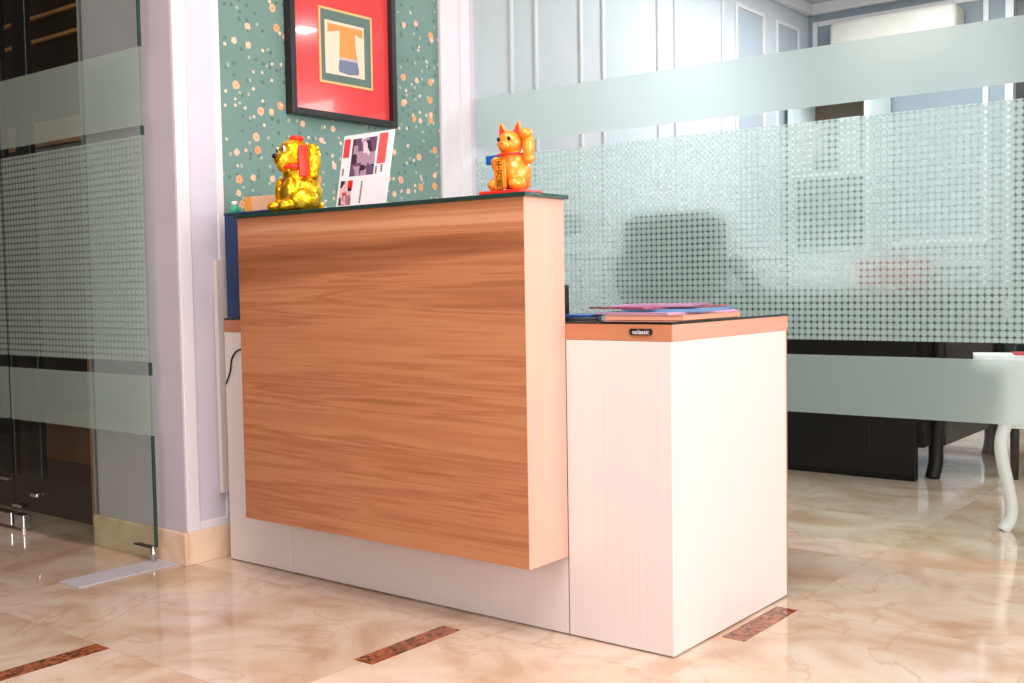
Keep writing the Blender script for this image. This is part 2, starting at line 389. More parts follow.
# lilac panel & white trims on the pillar side (thin boards)
b = BM(); box(b, XW, XW+.004, YC+.05, .027, .124, ZC-.01); struct('trim_1', b, 'lilac_paint')
b = BM(); box(b, XW, XW+.010, YC+.001, YC+.046, .100, ZC-.01, .002); box(b, XW, XW+.008, .027, .051, .124, ZC-.01, .002)
box(b, XW, XW+.009, YC+.046, 1.07, .100, .124, .002); struct('trim_2', b, 'white_paint')
b = BM()
for y0, y1 in ((1.073, 1.112), (1.19, 1.245)): box(b, XW, XW+.014, y0, y1, .1, ZC-.01, .003)
box(b, XW, XW+.008, 1.112, 1.19, .1, ZC-.01); struct('trim_3', b, 'white_paint')
b = BM(); box(b, XW, XW+.014, YC, YG-.01, 0, .100, .002); struct('baseboard_left', b, 'skirting')
b = BM(); box(b, -2.114, XW+.014, YC-.014, YC-.0005, 0, .100, .002); struct('baseboard_pillar', b, 'skirting')
# office mouldings on the left wall
b = BM()
def frame(b, y0, y1, z0, z1, w=.022, t=.012):
    for a in ((y0, y0+w, z0, z1), (y1-w, y1, z0, z1), (y0+w, y1-w, z0, z0+w), (y0+w, y1-w, z1-w, z1)): box(b, XW, XW+t, *a, .003)
for y0, y1 in ((1.68, 2.04), (2.20, 2.72), (2.87, 3.41), (3.55, 3.92), (4.08, 4.41)):
    frame(b, y0, y1, 1.03, 2.385); frame(b, y0, y1, .2, .93)
box(b, XW, XW+.012, 1.51, 1.532, .2, 2.385, .003)
box(b, XW, XW+.02, YG+.05, YF-.02, .965, .99, .004)
box(b, XW, XW+.05, YG+.05, YF-.02, ZO-.07, ZO, .01)
struct('trim_4', b, 'white_paint')
b = BM()
for y0, y1 in ((3.57, 3.90), (4.10, 4.39)): box(b, XW, XW+.005, y0, y1, 1.05, 2.365)
struct('trim_5', b, 'office_panel')
# far wall mouldings
b = BM()
def fframe(b, x0, x1, z0, z1, w=.03, t=.014):
    for a in ((x0, x0+w, z0, z1), (x1-w, x1, z0, z1)): box(b, a[0], a[1], YF-t, YF, a[2], a[3], .003)
    for a in ((z0, z0+w), (z1-w, z1)): box(b, x0+w, x1-w, YF-t, YF, a[0], a[1], .003)
fframe(b, -1.59, -.545, 1.03, 2.44); fframe(b, -1.59, -.545, .2, .93)
box(b, -.455, -.41, YF-.02, YF, 0, ZO-.02, .003)
box(b, XW+.02, 2.7, YF-.05, YF, ZO-.07, ZO, .01)
struct('trim_6', b, 'white_paint')
b = BM(); box(b, -.395, .7, YF-.03, YF, 0, 2.38, .003); d = struct('door_2', b, 'black')
b = BM(); ball(b, (.62, YF-.05, 1.0), .022); obj('door_knob', b, 'chrome', d, True)
# dark panelled wall of the hall behind the left glass
b = BM(); box(b, -5.2, -2.101, .03, .13, 0, ZC); struct('wall_hall', b, 'hall_brown')
b = BM(); box(b, -5.0, -2.102, .014, .03, 1.83, 1.842, .002); box(b, -5.0, -2.102, .014, .03, 1.745, 1.757, .002); struct('trim_7', b, 'copper')
b = BM(); box(b, -4.9, -2.102, .022, .03, 1.37, 1.46, .002); struct('trim_8', b, 'salmon')
b = BM(); box(b, -2.70, -2.102, .024, .03, .60, 1.365, .002); struct('trim_9', b, 'hall_gray')
b = BM(); box(b, -2.385, -2.375, .022, .03, .0, .60, .002); struct('trim_10', b, 'copper')
b = BM(); box(b, -2.70, -2.39, .024, .03, .22, .40, .002); struct('trim_11', b, 'hall_tan')
b = BM(); box(b, -2.37, -2.102, .024, .03, .0, .55, .002); struct('trim_12', b, 'hall_umber')
# ------------------------------------------------------------------ glass partition
def film(name, x0, x1, y, z0, z1, mat, parent):
    b = BM(); box(b, x0, x1, y-.0008, y, z0, z1)
    return obj(name, b, mat, parent)
def partition(name, x0, x1):
    b = BM(); box(b, x0, x1, YG, YG+.006, .001, ZO-.001)
    g = struct(name, b, 'glass')
    y = YG-.0006
    film('frosted_band', x0, x1, y, 1.389, 1.577, 'frost', g)
    film('dotted_band', x0, x1, y, .644, 1.343, 'frost_dots', g)
    film('frosted_band', x0, x1, y, .406, .595, 'frost', g)
    return g
partition('window_1', XW+.001, XR-.001)
# ------------------------------------------------------------------ glass door (left)
YD = -.165
def leaf(name, x0, x1, hx0, hx1, right):
    b = BM(); box(b, x0, x1, YD, YD+.006, .012, 2.6)
    g = struct(name, b, 'door_glass')
    y = YD-.0006
    film('frosted_band', x0, x1, y, 1.336, 1.57, 'door_frost', g); film('dotted_band', x0, x1, y, .62, 1.306, 'door_dots', g)
    film('frosted_band', x0, x1, y, .395, .578, 'door_frost', g)
    b = BM(); box(b, hx0, hx1, YD+.03, YD+.055, .185, 2.5, .004)
    for z in (.4, 1.2, 2.2): cyl(b, ((hx0+hx1)/2, YD+.0065, z), ((hx0+hx1)/2, YD+.03, z), .012)
    obj('door_pull', b, 'black', g)
    return g
d1 = leaf('door_1', -2.565, -1.722, -2.525, -2.435, True)
b = BM()
for z0, z1 in ((1.571, 2.6), (1.307, 1.335), (.579, .619), (.05, .394)): box(b, -1.7225, -1.7175, YD-.002, YD+.008, z0, z1)
obj('edge_seal', b, 'green_glass', d1, label='dark green seal along the glass edge')
b = BM(); box(b, -1.83, -1.735, YD-.006, YD+.012, .046, .050); obj('patch_line', b, 'black', d1)
b = BM(); cyl(b, (-1.738, YD+.003, .0005), (-1.738, YD+.003, .05), .008); obj('pivot', b, 'chrome', d1, True)
b = BM(); box(b, -2.56, -2.495, YD-.012, YD+.018, .012, .06, .004); box(b, -2.56, -2.50, YD-.014, YD-.010, .085, .095); cyl(b, (-2.515, YD+.003, .0005), (-2.515, YD+.003, .03), .012); obj('patch_fitting', b, 'chrome', d1)
b = BM(); box(b, -2.435, -2.39, YD-.016, YD-.001, .134, .148, .003); obj('lock', b, 'chrome', d1)
d3 = leaf('door_3', -3.3, -2.575, -2.72, -2.615, False)
b = BM(); box(b, -2.70, -2.58, YD-.012, YD+.018, .012, .06, .004); box(b, -2.70, -2.58, YD-.014, YD-.001, .175, .185); obj('patch_fitting', b, 'chrome', d3)
# added pale strip between door and pillar, standing in for a door-glass reflection
b = BM(); box(b, -2.21, -2.1145, -.06, -.054, .001, ZC-.001); g = struct('reflection_strip', b, frost('reflection_film', False, (.80, .74, .78, 1), .66, .4))
b = BM(); box(b, -2.222, -2.2105, -.065, -.049, .001, ZC-.001); obj('reflection_edge', b, 'tv_gray', g)
b = BM()
mt = Matrix.Identity(4)
vs = box(b, -.055, .055, -.17, .17, .0005, .004, .001)
o = obj('floor_plate', b, 'tv_gray'); o.location = (-1.705, -.29, 0); o.rotation_euler = (0, 0, -.02)
tag(o, 'thin grey metal plate on the floor beneath the corner of the glass door', 'floor plate')
# ------------------------------------------------------------------ reception desk
D = .6036; H = .75; TB = .0426; XA, XB, PP, ZB, ZT, X0 = -1.29275, -.28315, .15265, .191, 1.0339, -1.5681
desk = thing('reception_desk', 'wood-faced reception desk with cream base and raised counter standing on marble', 'reception desk', (0, 0, 0))
b = BM(); box(b, X0, 0, 0, .018, .004, H-TB-.0005, .001); obj('front_panel', b, 'cream', desk)
b = BM(); box(b, -.018, -.0003, .0185, D-.006, .004, H-TB-.0005, .001); obj('end_panel', b, 'cream', desk)
b = BM(); box(b, -.018, -.0003, D-.0055, D, .03, H-TB-.0005); obj('edge_strip', b, 'wood_band', desk, label='thin orange wood edging down the rear of the end panel')
b = BM(); box(b, X0, X0+.018, .0185, D, .004, H-TB-.0005, .001); obj('end_panel', b, 'cream', desk)
b = BM(); box(b, -.2835, -.2815, -.0006, 0, .004, ZB+.52); obj('seam', b, 'seam', desk)
b = BM(); box(b, -1.2905, -1.289, -.0006, 0, .004, ZB+.05); obj('seam', b, 'seam_light', desk)
b = BM(); box(b, X0+.02, -.02, .02, D-.02, 0, .004); obj('plinth', b, 'seam', desk)
wt = BM(); box(wt, X0, 0, .003, D, H-TB, H-.006, .0008); w_ = obj('worktop', wt, 'wood_band', desk)
b = BM(); box(b, X0, 0, -.0008, .0028, H-TB, H-.006); obj('front_edge_band', b, 'wood_band', desk)
b = BM(); box(b, 0.0002, .002, 0.003, D, H-TB, H-.006); obj('end_edge_band', b, 'wood_band_y', desk)
b = BM(); box(b, X0, .003, -.001, D, H-.0058, H, .001); obj('glass_sheet', b, 'black_glass', desk, label='thin black glass sheet on the worktop')
b = BM(); box(b, XA, XB-.0012, -PP, -PP+.018, ZB, ZT, .0004); obj('counter_front', b, 'wood_front', desk)
b = BM(); box(b, XA, XB-.0185, -PP+.0185, -.0005, ZB, ZB+.018); box(b, XA, XB-.0185, -PP+.0185, -.0005, ZT-.018, ZT); box(b, XA, XB-.0185, -.018, -.0012, ZB+.018, ZT-.018); box(b, XA, XA+.018, -PP+.0185, -.0185, ZB+.018, ZT-.018); obj('counter_carcass', b, 'wood_band', desk)
b = BM(); box(b, XB-.0011, XB, -PP, -.0012, ZB, ZT); box(b, XB-.018, XB-.0012, -PP+.0182, -.0012, ZB, ZT); obj('counter_end', b, 'wood_end_lit', desk, label='wood end of the raised counter, painted pale pink as strongly lit from the right')
ZG = ZT+.010
b = BM(); box(b, XA-.01, XB+.012, -PP-.008, .004, ZT+.0003, ZG, .0012); obj('counter_glass', b, 'green_glass', desk, label='dark green glass top of the raised counter')
# badge
b = BM(); box(b, -.104, -.046, -.0026, -.001, .7205, .7345, .0045, seg=3)
bd = obj('badge', b, 'black', desk, label='small black badge with white lettering')
me = text_mesh('uclassic', .0148); me.transform(Matrix.Translation((-.075, -.0030, .7272)) @ RX90); mobj('lettering', me, 'paper', bd)
b = BM(); tube(b, spline([(XA-.001, -.004, .668), (-1.40, -.004, .664), (-1.494, -.0035, .654), (-1.529, -.0035, .628), (-1.540, -.0035, .588), (-1.562, -.0035, .548)]), .0026); o = obj('cable', b, 'black', None, True)
tag(o, 'thin black cable hanging down the cream base at the left end of the desk', 'cable')
# board fixed on the wall beside the desk
b = BM(); box(b, XW+.009, XW+.026, .0, .30, .205, .93, .001); o = obj('wall_board', b, 'cream')
tag(o, 'tall cream board on the wall behind the left end of the desk', 'board')
# ------------------------------------------------------------------ things on the desk
b = BM(); box(b, X0+.012, XA-.016, .004, .20, H+.001, 1.062, .002); fb = BM()
o = thing('storage_box', 'tall navy blue box standing on the left end of the desk', 'box', (0, 0, 0))
obj('body', b, 'blue_board', o)
b = BM(); box(b, X0+.010, XA-.014, .002, .202, 1.0625, 1.070, .002); obj('lid', b, 'blue_board', o)
# card box on top of blue box / counter
o = thing('tissue_box', 'low peach and orange cardboard box behind the gold dog figurine', 'box', (-1.395, .07, 1.0705), .0)
b = BM(); box(b, -.085, .085, -.045, .045, 0, .044, .002); obj('carton', b, 'tissue', o)
b = BM(); box(b, -.0865, -.055, -.0462, .0462, 0.0005, .0448, .001); obj('sleeve', b, 'orange_card', o, label='orange end band')
b = BM(); box(b, -.045, .045, -.012, .012, .0441, .0452); obj('opening', b, 'paper', o)
o = thing('green_bottle', 'small green plastic bottle at the left end of the navy box', 'bottle', (-1.538, .03, 1.0705))
b = BM(); lathe(b, [(.012, 0), (.014, .002), (.014, .018), (.009, .024)]); obj('body', b, 'green_plastic', o, True)
b = BM(); lathe(b, [(.009, .0242), (.009, .034), (.007, .036)]); obj('cap', b, 'paper', o, True)
# monitor behind the counter
o = thing('monitor', 'black monitor mostly hidden behind the raised counter', 'monitor', (-.46, .30, H+.0005), .0)
b = BM(); box(b, -.1, .1, -.08, .08, 0, .01, .003); obj('base', b, 'black', o)
b = BM(); box(b, -.02, .02, .0125, .03, .01, .08, .002); obj('stand', b, 'black', o)
b = BM(); box(b, -.20, .118, -.012, .012, .012, .085, .003); obj('screen', b, 'black', o)
o.location.y = .09
# magazines
MAGS = [  # cx, cy, w, d, t, rot, colour, z, label
 (-.115, .215, .21, .30, .012, .03, (226, 150, 116), 'peach covered magazine lying undermost of the stack on the worktop'),
 (-.135, .22, .21, .29, .005, -.10, (206, 170, 206), 'lilac magazine second from below in the stack on the worktop'),
 (-.125, .26, .20, .29, .006, .22, (90, 150, 206), 'light blue brochure sticking out to the right under the pink magazines'),
 (-.170, .235, .20, .28, .004, -.28, (160, 70, 90), 'dark pink magazine in the upper part of the stack'),
 (-.165, .25, .19, .27, .004, .32, (196, 128, 176), 'pinkish purple magazine on top of the stack on the worktop'),
]
z = H+.0008
for cx, cy, w_m, d_m, t, ro, c, lab in MAGS:
    t_ = thing('magazine', lab, 'magazine', (cx, cy, z), ro, 'magazines stacked on the worktop')
    cm = pm('cover', c, .25, var=.15)
    b = BM(); box(b, -w_m/2, w_m/2, -d_m/2, d_m/2, t-.0008, t); obj('cover', b, cm, t_)
    b = BM(); box(b, -w_m/2+.002, w_m/2-.002, -d_m/2+.002, d_m/2-.002, .0009, t-.0009)
    obj('pages', b, pm('pages', tuple(min(255, int(v*.75+45)) for v in c), .5), t_)
    b = BM(); box(b, -w_m/2, w_m/2, -d_m/2, d_m/2, 0, .0008); obj('back_cover', b, cm, t_)
    z += t+.0006
for i, (cx, cy, ro, c, lab, t) in enumerate([(-.265, .12, .5, (34, 30, 40), 'black folder lying at the left foot of the magazine stack', .006), (-.262, .14, .15, (34, 92, 180), 'bright blue leaflet lying across the black folder beside the counter', .004)]):
    zz = H+.0008+(.0068 if i else 0)
    o = thing('leaflet', lab, 'leaflet', (cx-.075, cy+.02, zz), ro, None)
    b = BM(); box(b, -.05, .05, -.08, .08, 0, t, .0005); obj('cover', b, pm('leaflet_cover', c, .3), o)
# display card
o = thing('photo_card', 'white card with shop photos and red corners leaning on the counter', 'card', (-.893, -.062, ZG+.001), -.02)
lean = Matrix.Rotation(-.12, 4, 'X')
b = BM()
sh = Matrix.Shear('XY', 4, (0.0, 0.0))
def cardbox(b, x0, x1, z0, z1, t0, t1):
    k = .085
    vs = box(b, x0, x1, t0, t1, z0, z1)
    for v in vs: v.co.x += v.co.z*k
    for v in vs: v.co = lean @ v.co
cardbox(b, -.100, .090, 0, .2, 0, .003); obj('sheet', b, 'paper', o)
def prn(name, x0, x1, z0, z1, mat, lab=None, lay=1):
    b = BM(); cardbox(b, x0, x1, z0, z1, -.0004*lay-.0001, -.0004*lay+.0003); return obj(name, b, mat, o, label=lab)
def photo_mat(name, cols, sc, seed):
    k = NT(name); v = k.n('ShaderNodeTexVoronoi', distance='CHEBYCHEV'); v.inputs['Scale'].default_value = sc; k.l(k.coord((1, 1, .7), loc=(seed, 0, seed)), v.inputs['Vector'])
    k.l(k.ramp(v.outputs['Color'], [(i/len(cols), lin(c)) for i, c in enumerate(cols)], 'CONSTANT'), k.b.inputs['Base Color']); k.b.inputs['Roughness'].default_value = .3; return k.m
pA = photo_mat('printed_photo', [(60, 40, 60), (110, 80, 110), (178, 150, 170), (70, 50, 66), (230, 210, 215)], 45, 1.3)
pB = photo_mat('printed_photo_small', [(120, 70, 84), (180, 120, 130), (60, 40, 44), (230, 190, 195), (190, 70, 70)], 60, 4.3)
prn('photograph', -.062, .030, .088, .188, pA); prn('photograph', -.092, -.046, .012, .078, pB)
prn('red_panel', .038, .070, .115, .194, pm('card_red', (238, 96, 96), .4)); prn('red_panel', -.096, -.072, .14, .19, pm('card_red_b', (224, 70, 80), .4))
prn('emblem', -.062, -.044, .058, .076, 'red', 'small red emblem', 2)
b = BM()
for i in range(9): cardbox(b, -.012, -.006, .016+i*.0065, .020+i*.0065, -.0008, -.0003)
obj('printed_text', b, 'seam', o)
for xx, z0 in ((.036, .09), (.056, .093), (-.092, .093)):
    b = BM()
    for i in range(4): cardbox(b, xx, xx+.006, z0+i*.005, z0+.0035+i*.005, -.0008, -.0003)
    obj('printed_text', b, 'seam', o)
b = BM(); cardbox(b, -.114, -.1005, 0, .075, .0, .002); obj('clear_holder', b, 'glass', o)
# small blue topped carton behind the cat
o = thing('small_carton', 'small pale blue carton with bright blue top behind the lucky cat', 'carton', (-.462, -.022, ZG+.0005))
b = BM(); box(b, -.020, .026, -.018, .018, 0, .082, .001); obj('body', b, 'sky_blue', o)
b = BM(); box(b, -.021, .027, -.019, .019, .0825, .104, .002); obj('lid', b, 'blue', o, label='bright blue top')

# --- lucky cat
def V(x, y, z): return Vector((x, y, z))
cat = thing('lucky_cat', 'orange gold lucky cat figurine with raised paw on a red base', 'cat figurine', (-.368, -.082, ZG+.0005), .08)
b = BM(); box(b, -.064, .054, -.050, .05, 0, .010, .004); obj('base', b, 'red', cat)
b = BM()
ball(b, V(0, .006, .052), .042, (1.02, .92, 1.0)); ball(b, V(0, 0, .082), .030, (1.05, .9, 1.1))
ball(b, V(0, -.008, .121), .030, (1.08, .95, .96)); ball(b, V(0, -.034, .112), .014, (1.25, .8, .8))
for s in (-1, 1):
    bmesh.ops.create_cone(b, cap_ends=True, segments=20, radius1=.016, radius2=.003, depth=.038, matrix=Matrix.Translation((s*.021, -.006, .151)) @ Matrix.Rotation(s*.22, 4, 'Y') @ Matrix.Diagonal((1, .6, 1, 1)))
    ball(b, V(s*.029, -.026, .024), .019, (1, 1.3, .85))
ball(b, V(0, .036, .03), .02, (1.2, 1, .8))
# right arm holds the plaque
ball(b, V(-.032, -.02, .072), .012, (1, 1, 1.4)); ball(b, V(-.022, -.036, .076), .012)
me = fuse(b, .0022, 5); mobj('body', me, 'cat_gold', cat, True)
b = BM(); ball(b, V(.047, -.004, .112), .0150, (.95, 1.0, 2.3)); ball(b, V(.046, -.012, .138), .0150, (1, 1.1, .85)); ball(b, V(.046, .0, .082), .013)
me = fuse(b, .002, 4); mobj('raised_arm', me, 'cat_gold', cat, True)
b = BM()
for s in (-1, 1):
    bmesh.ops.create_cone(b, cap_ends=True, segments=3, radius1=.0145, radius2=.001, depth=.028, matrix=Matrix.Translation((s*.0212, -.0150, .150)) @ Matrix.Rotation(s*.22, 4, 'Y') @ Matrix.Diagonal((1, .3, 1, 1)) @ Matrix.Rotation(math.pi/6, 4, 'Z'))
obj('ear_lining', b, 'ear_red', cat)
for s in (-1, 1):
    b = BM(); ball(b, V(s*.0145, -.0355, .127), .0048, (1, .5, 1)); obj('eye', b, 'black', cat, True)
b = BM(); ball(b, V(0, -.0455, .1165), .0028, (1.2, .7, .8)); obj('nose', b, 'red', cat, True)
b = BM(); tube(b, [V(.029*math.cos(a), -.008+.028*math.sin(a), .0945+.002*math.sin(a)) for a in [i*math.pi/12 for i in range(25)]], .0028); obj('collar', b, 'red', cat, True)
pl = BM(); box(pl, -.0155, .0155, -.003, .003, -.034, .034, .006, seg=3); pr = obj('plaque', pl, 'cat_gold', cat); pr.location = (-.002, -.0500, .046); pr.rotation_euler = (.06, 0, -.12)
me = text_mesh('千\n万\n両', .021, .0003); me.transform(Matrix.Translation((0, -.0034, -.002)) @ RX90)
zs = [v.co.z for v in me.vertices]; xs = [v.co.x for v in me.vertices]
cz = (max(zs)+min(zs))/2; cx = (max(xs)+min(xs))/2; kz = .060/(max(zs)-min(zs)+1e-6); kx = min(1, .022/(max(xs)-min(xs)+1e-6))
for v in me.vertices: v.co.z = (v.co.z-cz)*kz; v.co.x = (v.co.x-cx)*kx
t_ = mobj('characters', me, 'black', pr)
# --- gold dog
dog = thing('gold_dog', 'shiny crinkled gold dog figurine with a red cap on the counter', 'dog figurine', (-1.122, -.078, ZG+.0005), -.26)
b = BM()
ball(b, V(0, .010, .055), .060, (1.05, .95, .95)); ball(b, V(0, .0, .096), .045, (1.05, .9, 1.0))
ball(b, V(0, -.008, .158), .046, (1.0, 1.0, .98)); ball(b, V(0, -.042, .142), .025, (1.15, 1.0, .95)); ball(b, V(0, -.038, .122), .018, (1.1, 1.1, .7))
for s in (-1, 1):
    ball(b, V(s*.034, -.048, .018), .021, (1, 1.35, .8)); ball(b, V(s*.046, -.004, .034), .032, (.9, 1.3, 1.0)); ball(b, V(s*.03, -.036, .062), .018, (1, 1, 1.9))
ball(b, V(0, .055, .02), .022)
ball(b, V(.0, -.004, .193), .014, (1.6, 1.4, .7))
me = fuse(b, .003, 4); mobj('body', me, 'gold', dog, True)
b = BM(); ball(b, V(.058, .022, .140), .020, (.8, 1.0, 2.1)); ball(b, V(.056, .018, .10), .018); ball(b, V(.056, .02, .168), .018); me = fuse(b, .003, 3); mobj('raised_paw', me, 'gold', dog, True)
for s, q in ((1, 0), (-1, 0)):
    b = BM(); box(b, -.004, .004, -.016, .016, -.043, .043, .0038, seg=3); e = obj('ear', b, 'ear_red', dog, True, 'red hanging ear'); e.location = (s*.054, -.006 if s > 0 else .01, .136); e.rotation_euler = (0, s*-.05, 0)
b = BM(); ball(b, V(.004, -.002, .202), .019, (1.2, 1.1, .5)); obj('cap', b, 'red', dog, True, 'small red cap')
for s in (-1, 1):
    b = BM(); ball(b, V(s*.019, -.0475, .170), .0072, (1, .5, 1.3)); e = obj('eye', b, 'eye_white', dog, True)
    b = BM(); ball(b, V(s*.018, -.0510, .169), .0048, (1, .4, 1.2)); obj('pupil', b, 'black', e, True)
b = BM(); ball(b, V(0, -.0665, .152), .008, (1.2, .8, .9)); obj('nose', b, 'black', dog, True)
b = BM(); tube(b, [V(.041*math.cos(a), -.010+.036*math.sin(a), .1225) for a in [i*math.pi/14 for i in range(29)]], .006); obj('collar', b, 'red', dog, True)
# ------------------------------------------------------------------ framed picture
pic = thing('framed_picture', 'black framed picture of an orange robe on red mount against wallpaper', 'picture', (XW+.001, .562, 1.412))
def yb(b, y0, y1, z0, z1, x0, x1, bev=0): box(b, x0, x1, y0, y1, z0, z1, bev)
W2 = .247; HT = .54
b = BM(); fw = .022
for a in ((-W2, -W2+fw, 0, HT), (W2-fw, W2, 0, HT), (-W2+fw, W2-fw, 0, fw), (-W2+fw, W2-fw, HT-fw, HT)): yb(b, *a, 0, .034, .002)
obj('frame', b, pm('frame_black', (30, 22, 24), .3), pic)
b = BM(); yb(b, -W2+fw, W2-fw, fw, HT-fw, 0, .012); obj('mount', b, pm('mount_red', (226, 66, 66), .12, spec=.6, coat=.6), pic, label='glossy red mount')
z0, z1 = .122, .378
pic_inner = set(COL.objects)
b = BM()
for a in ((-.125, -.117, z0, z1), (.117, .125, z0, z1), (-.117, .117, z0, z0+.008), (-.117, .117, z1-.008, z1)): yb(b, *a, .0121, .0150)
obj('inner_border', b, pm('border_gold', (222, 186, 120), .4), pic)
b = BM(); yb(b, -.117, .117, z0+.008, z1-.008, .0121, .0135); obj('inner_mount', b, pm('mount_green', (92, 116, 108), .5), pic)
def poly(b, pts, x0, x1):
    lo = [b.verts.new((x0, y, z)) for y, z in pts]; hi = [b.verts.new((x1, y, z)) for y, z in pts]
    b.faces.new(lo[::-1]); b.faces.new(hi)
    for i in range(len(pts)): b.faces.new((lo[i], lo[(i+1) % len(pts)], hi[(i+1) % len(pts)], hi[i]))
b = BM(); yb(b, -.098, .086, z0+.034, z1-.042, .0136, .0142); obj('picture_paper', b, pm('paper_cream', (238, 214, 190), .5), pic)
rb = pm('robe_orange', (226, 150, 72), .5)
b = BM(); poly(b, [(-.030, z1-.052), (.040, z1-.052), (.044, z1-.12), (.052, z0+.088), (-.034, z0+.088), (-.030, z1-.12)], .0143, .0149); obj('robe', b, rb, pic)
b = BM(); poly(b, [(-.085, z1-.052), (-.031, z1-.052), (-.031, z1-.070), (-.085, z1-.082)], .0143, .0147); obj('sleeve', b, rb, pic); b = BM(); poly(b, [(.041, z1-.052), (.078, z1-.052), (.078, z1-.082), (.042, z1-.072)], .0143, .0147); obj('sleeve', b, rb, pic)
b = BM(); poly(b, [(-.034, z0+.087), (.052, z0+.087), (.058, z0+.060), (.056, z0+.046), (.01, z0+.040), (-.036, z0+.046), (-.038, z0+.060)], .0143, .0150); obj('hem', b, pm('hem_blue', (112, 122, 150), .5), pic)
b = BM(); poly(b, [(-.034, z0+.096), (.052, z0+.096), (.053, z0+.087), (-.035, z0+.087)], .0150, .0154); obj('sash', b, pm('sash_pale', (190, 180, 185), .5), pic)
for o in [o for o in COL.objects if o not in pic_inner and o.parent == pic]: o.location.y = .018
# ------------------------------------------------------------------ office furniture behind the glass
ed = thing('office_desk', 'large dark wooden desk with carved legs behind the glass partition', 'desk', (0, 0, 0))
DT = .785
b = BM(); box(b, -1.40, -.15, 2.40, 3.42, DT-.045, DT, .01); obj('desktop', b, 'dark_wood', ed)
b = BM(); box(b, -1.36, -.262, 2.43, 2.47, .0, DT-.046, .004); box(b, -1.2, -.45, 2.425, 2.43, .12, .68, .002); obj('front_panel', b, 'dark_wood', ed)
b = BM(); box(b, -.23, -.20, 2.62, 3.28, .13, DT-.046, .003); box(b, -.261, -.231, 2.45, 2.62, .14, DT-.046, .003); obj('side_panel', b, 'dark_wood', ed)
b = BM(); box(b, -1.36, -1.33, 2.48, 3.3, 0, DT-.046, .003); obj('side_panel', b, 'dark_wood', ed)
for (x, y) in ((-.21, 2.57), (-.19, 3.33)):
    b = BM(); tube(b, spline([(x, y, DT-.05), (x, y, .5), (x+.015, y-.01, .36), (x-.01, y, .16), (x-.012, y, .07), (x-.02, y-.02, .0)]), .03, 12, None)
    vsx = b.verts
    obj('leg', b, 'dark_wood', ed, True)
# papers on desk
PAPERS = [(-1.0, 2.62, .2, 'white papers lying at the left of the dark office desk'), (-.78, 2.75, -.3, 'white papers in the middle of the dark office desk'), (-.52, 2.66, .5, 'crumpled white papers at the right of the dark office desk')]
for i, (x, y, ro, lab) in enumerate(PAPERS):
    o = thing('paper_pile', lab, 'papers', (x, y, DT+.0008), ro, 'papers on the office desk')
    for j in range(3):
        b = BM(); box(b, -.1, .1, -.07, .07, j*.008, j*.008+.006, .001, Matrix.Rotation(.2*j-.1, 4, 'Z')); obj('sheet', b, 'paper', o)
o = thing('desk_tray', 'red and black organiser box on the dark office desk', 'organiser', (-.50, 2.95, DT+.001), .05)
b = BM(); box(b, -.17, .12, -.08, .08, 0, .14, .004); obj('tray', b, pm('organiser_red', (190, 70, 84), .5), o)
b = BM(); box(b, .122, .16, -.08, .08, 0, .07, .004); obj('pen_cup', b, 'black', o)
# executive chair
ch = thing('office_chair', 'high-backed black leather office chair behind the dotted glass', 'chair', (-.965, 1.70, 0), .12)
def soft(b, x0, x1, y0, y1, z0, z1, bev): return box(b, x0, x1, y0, y1, z0, z1, bev, seg=5)
b = BM(); soft(b, -.215, .215, -.05, .06, .60, 1.095, .05); soft(b, -.185, .185, -.035, .08, .9, 1.11, .045); me = fuse(b, .009, 6); mobj('backrest', me, 'black_leather', ch, True)
b = BM(); soft(b, -.26, .26, .04, .5, .44, .54, .04); obj('seat', b, 'black_leather', ch, True)
for s in (-1, 1):
    b = BM(); tube(b, spline([(s*.23, .03, .92), (s*.27, .10, .84), (s*.29, .22, .76), (s*.30, .40, .72), (s*.29, .44, .64), (s*.27, .36, .50)]), .032, 12); obj('armrest', b, 'black_leather', ch, True)
b = BM(); cyl(b, (0, .25, .09), (0, .25, .44), .03); obj('column', b, 'chrome', ch, True)
for i in range(5):
    a = i*2*math.pi/5+.3; b = BM(); tube(b, [(0, .25, .10), (.26*math.cos(a), .25+.26*math.sin(a), .065)], .02, 10, [.026, .016]); lg = obj('base_arm', b, 'black', ch, True)
    b = BM(); cyl(b, (.26*math.cos(a)-.02, .25+.26*math.sin(a), .028), (.26*math.cos(a)+.02, .25+.26*math.sin(a), .028), .0275); obj('castor', b, 'black', lg, True)
# black low chair at the right edge
c2 = thing('guest_chair', 'low black chair at the right edge behind the glass', 'chair', (.28, 2.95, 0), .1)
b = BM(); soft(b, -.27, .27, -.25, .27, .36, .46, .03); obj('seat', b, 'black_leather', c2, True)
b = BM(); soft(b, -.27, .27, .2, .3, .42, .80, .035); obj('backrest', b, 'black_leather', c2, True)
for s in (-1, 1):
    b = BM(); soft(b, s*.27-.035, s*.27+.035, -.24, .28, .40, .66, .02); obj('armrest', b, 'black_leather', c2, True)
    for yy in (-.22, .25):
        b = BM(); cyl(b, (s*.25, yy, 0), (s*.25, yy, .37), .016, .02); obj('leg', b, 'black', c2, True)
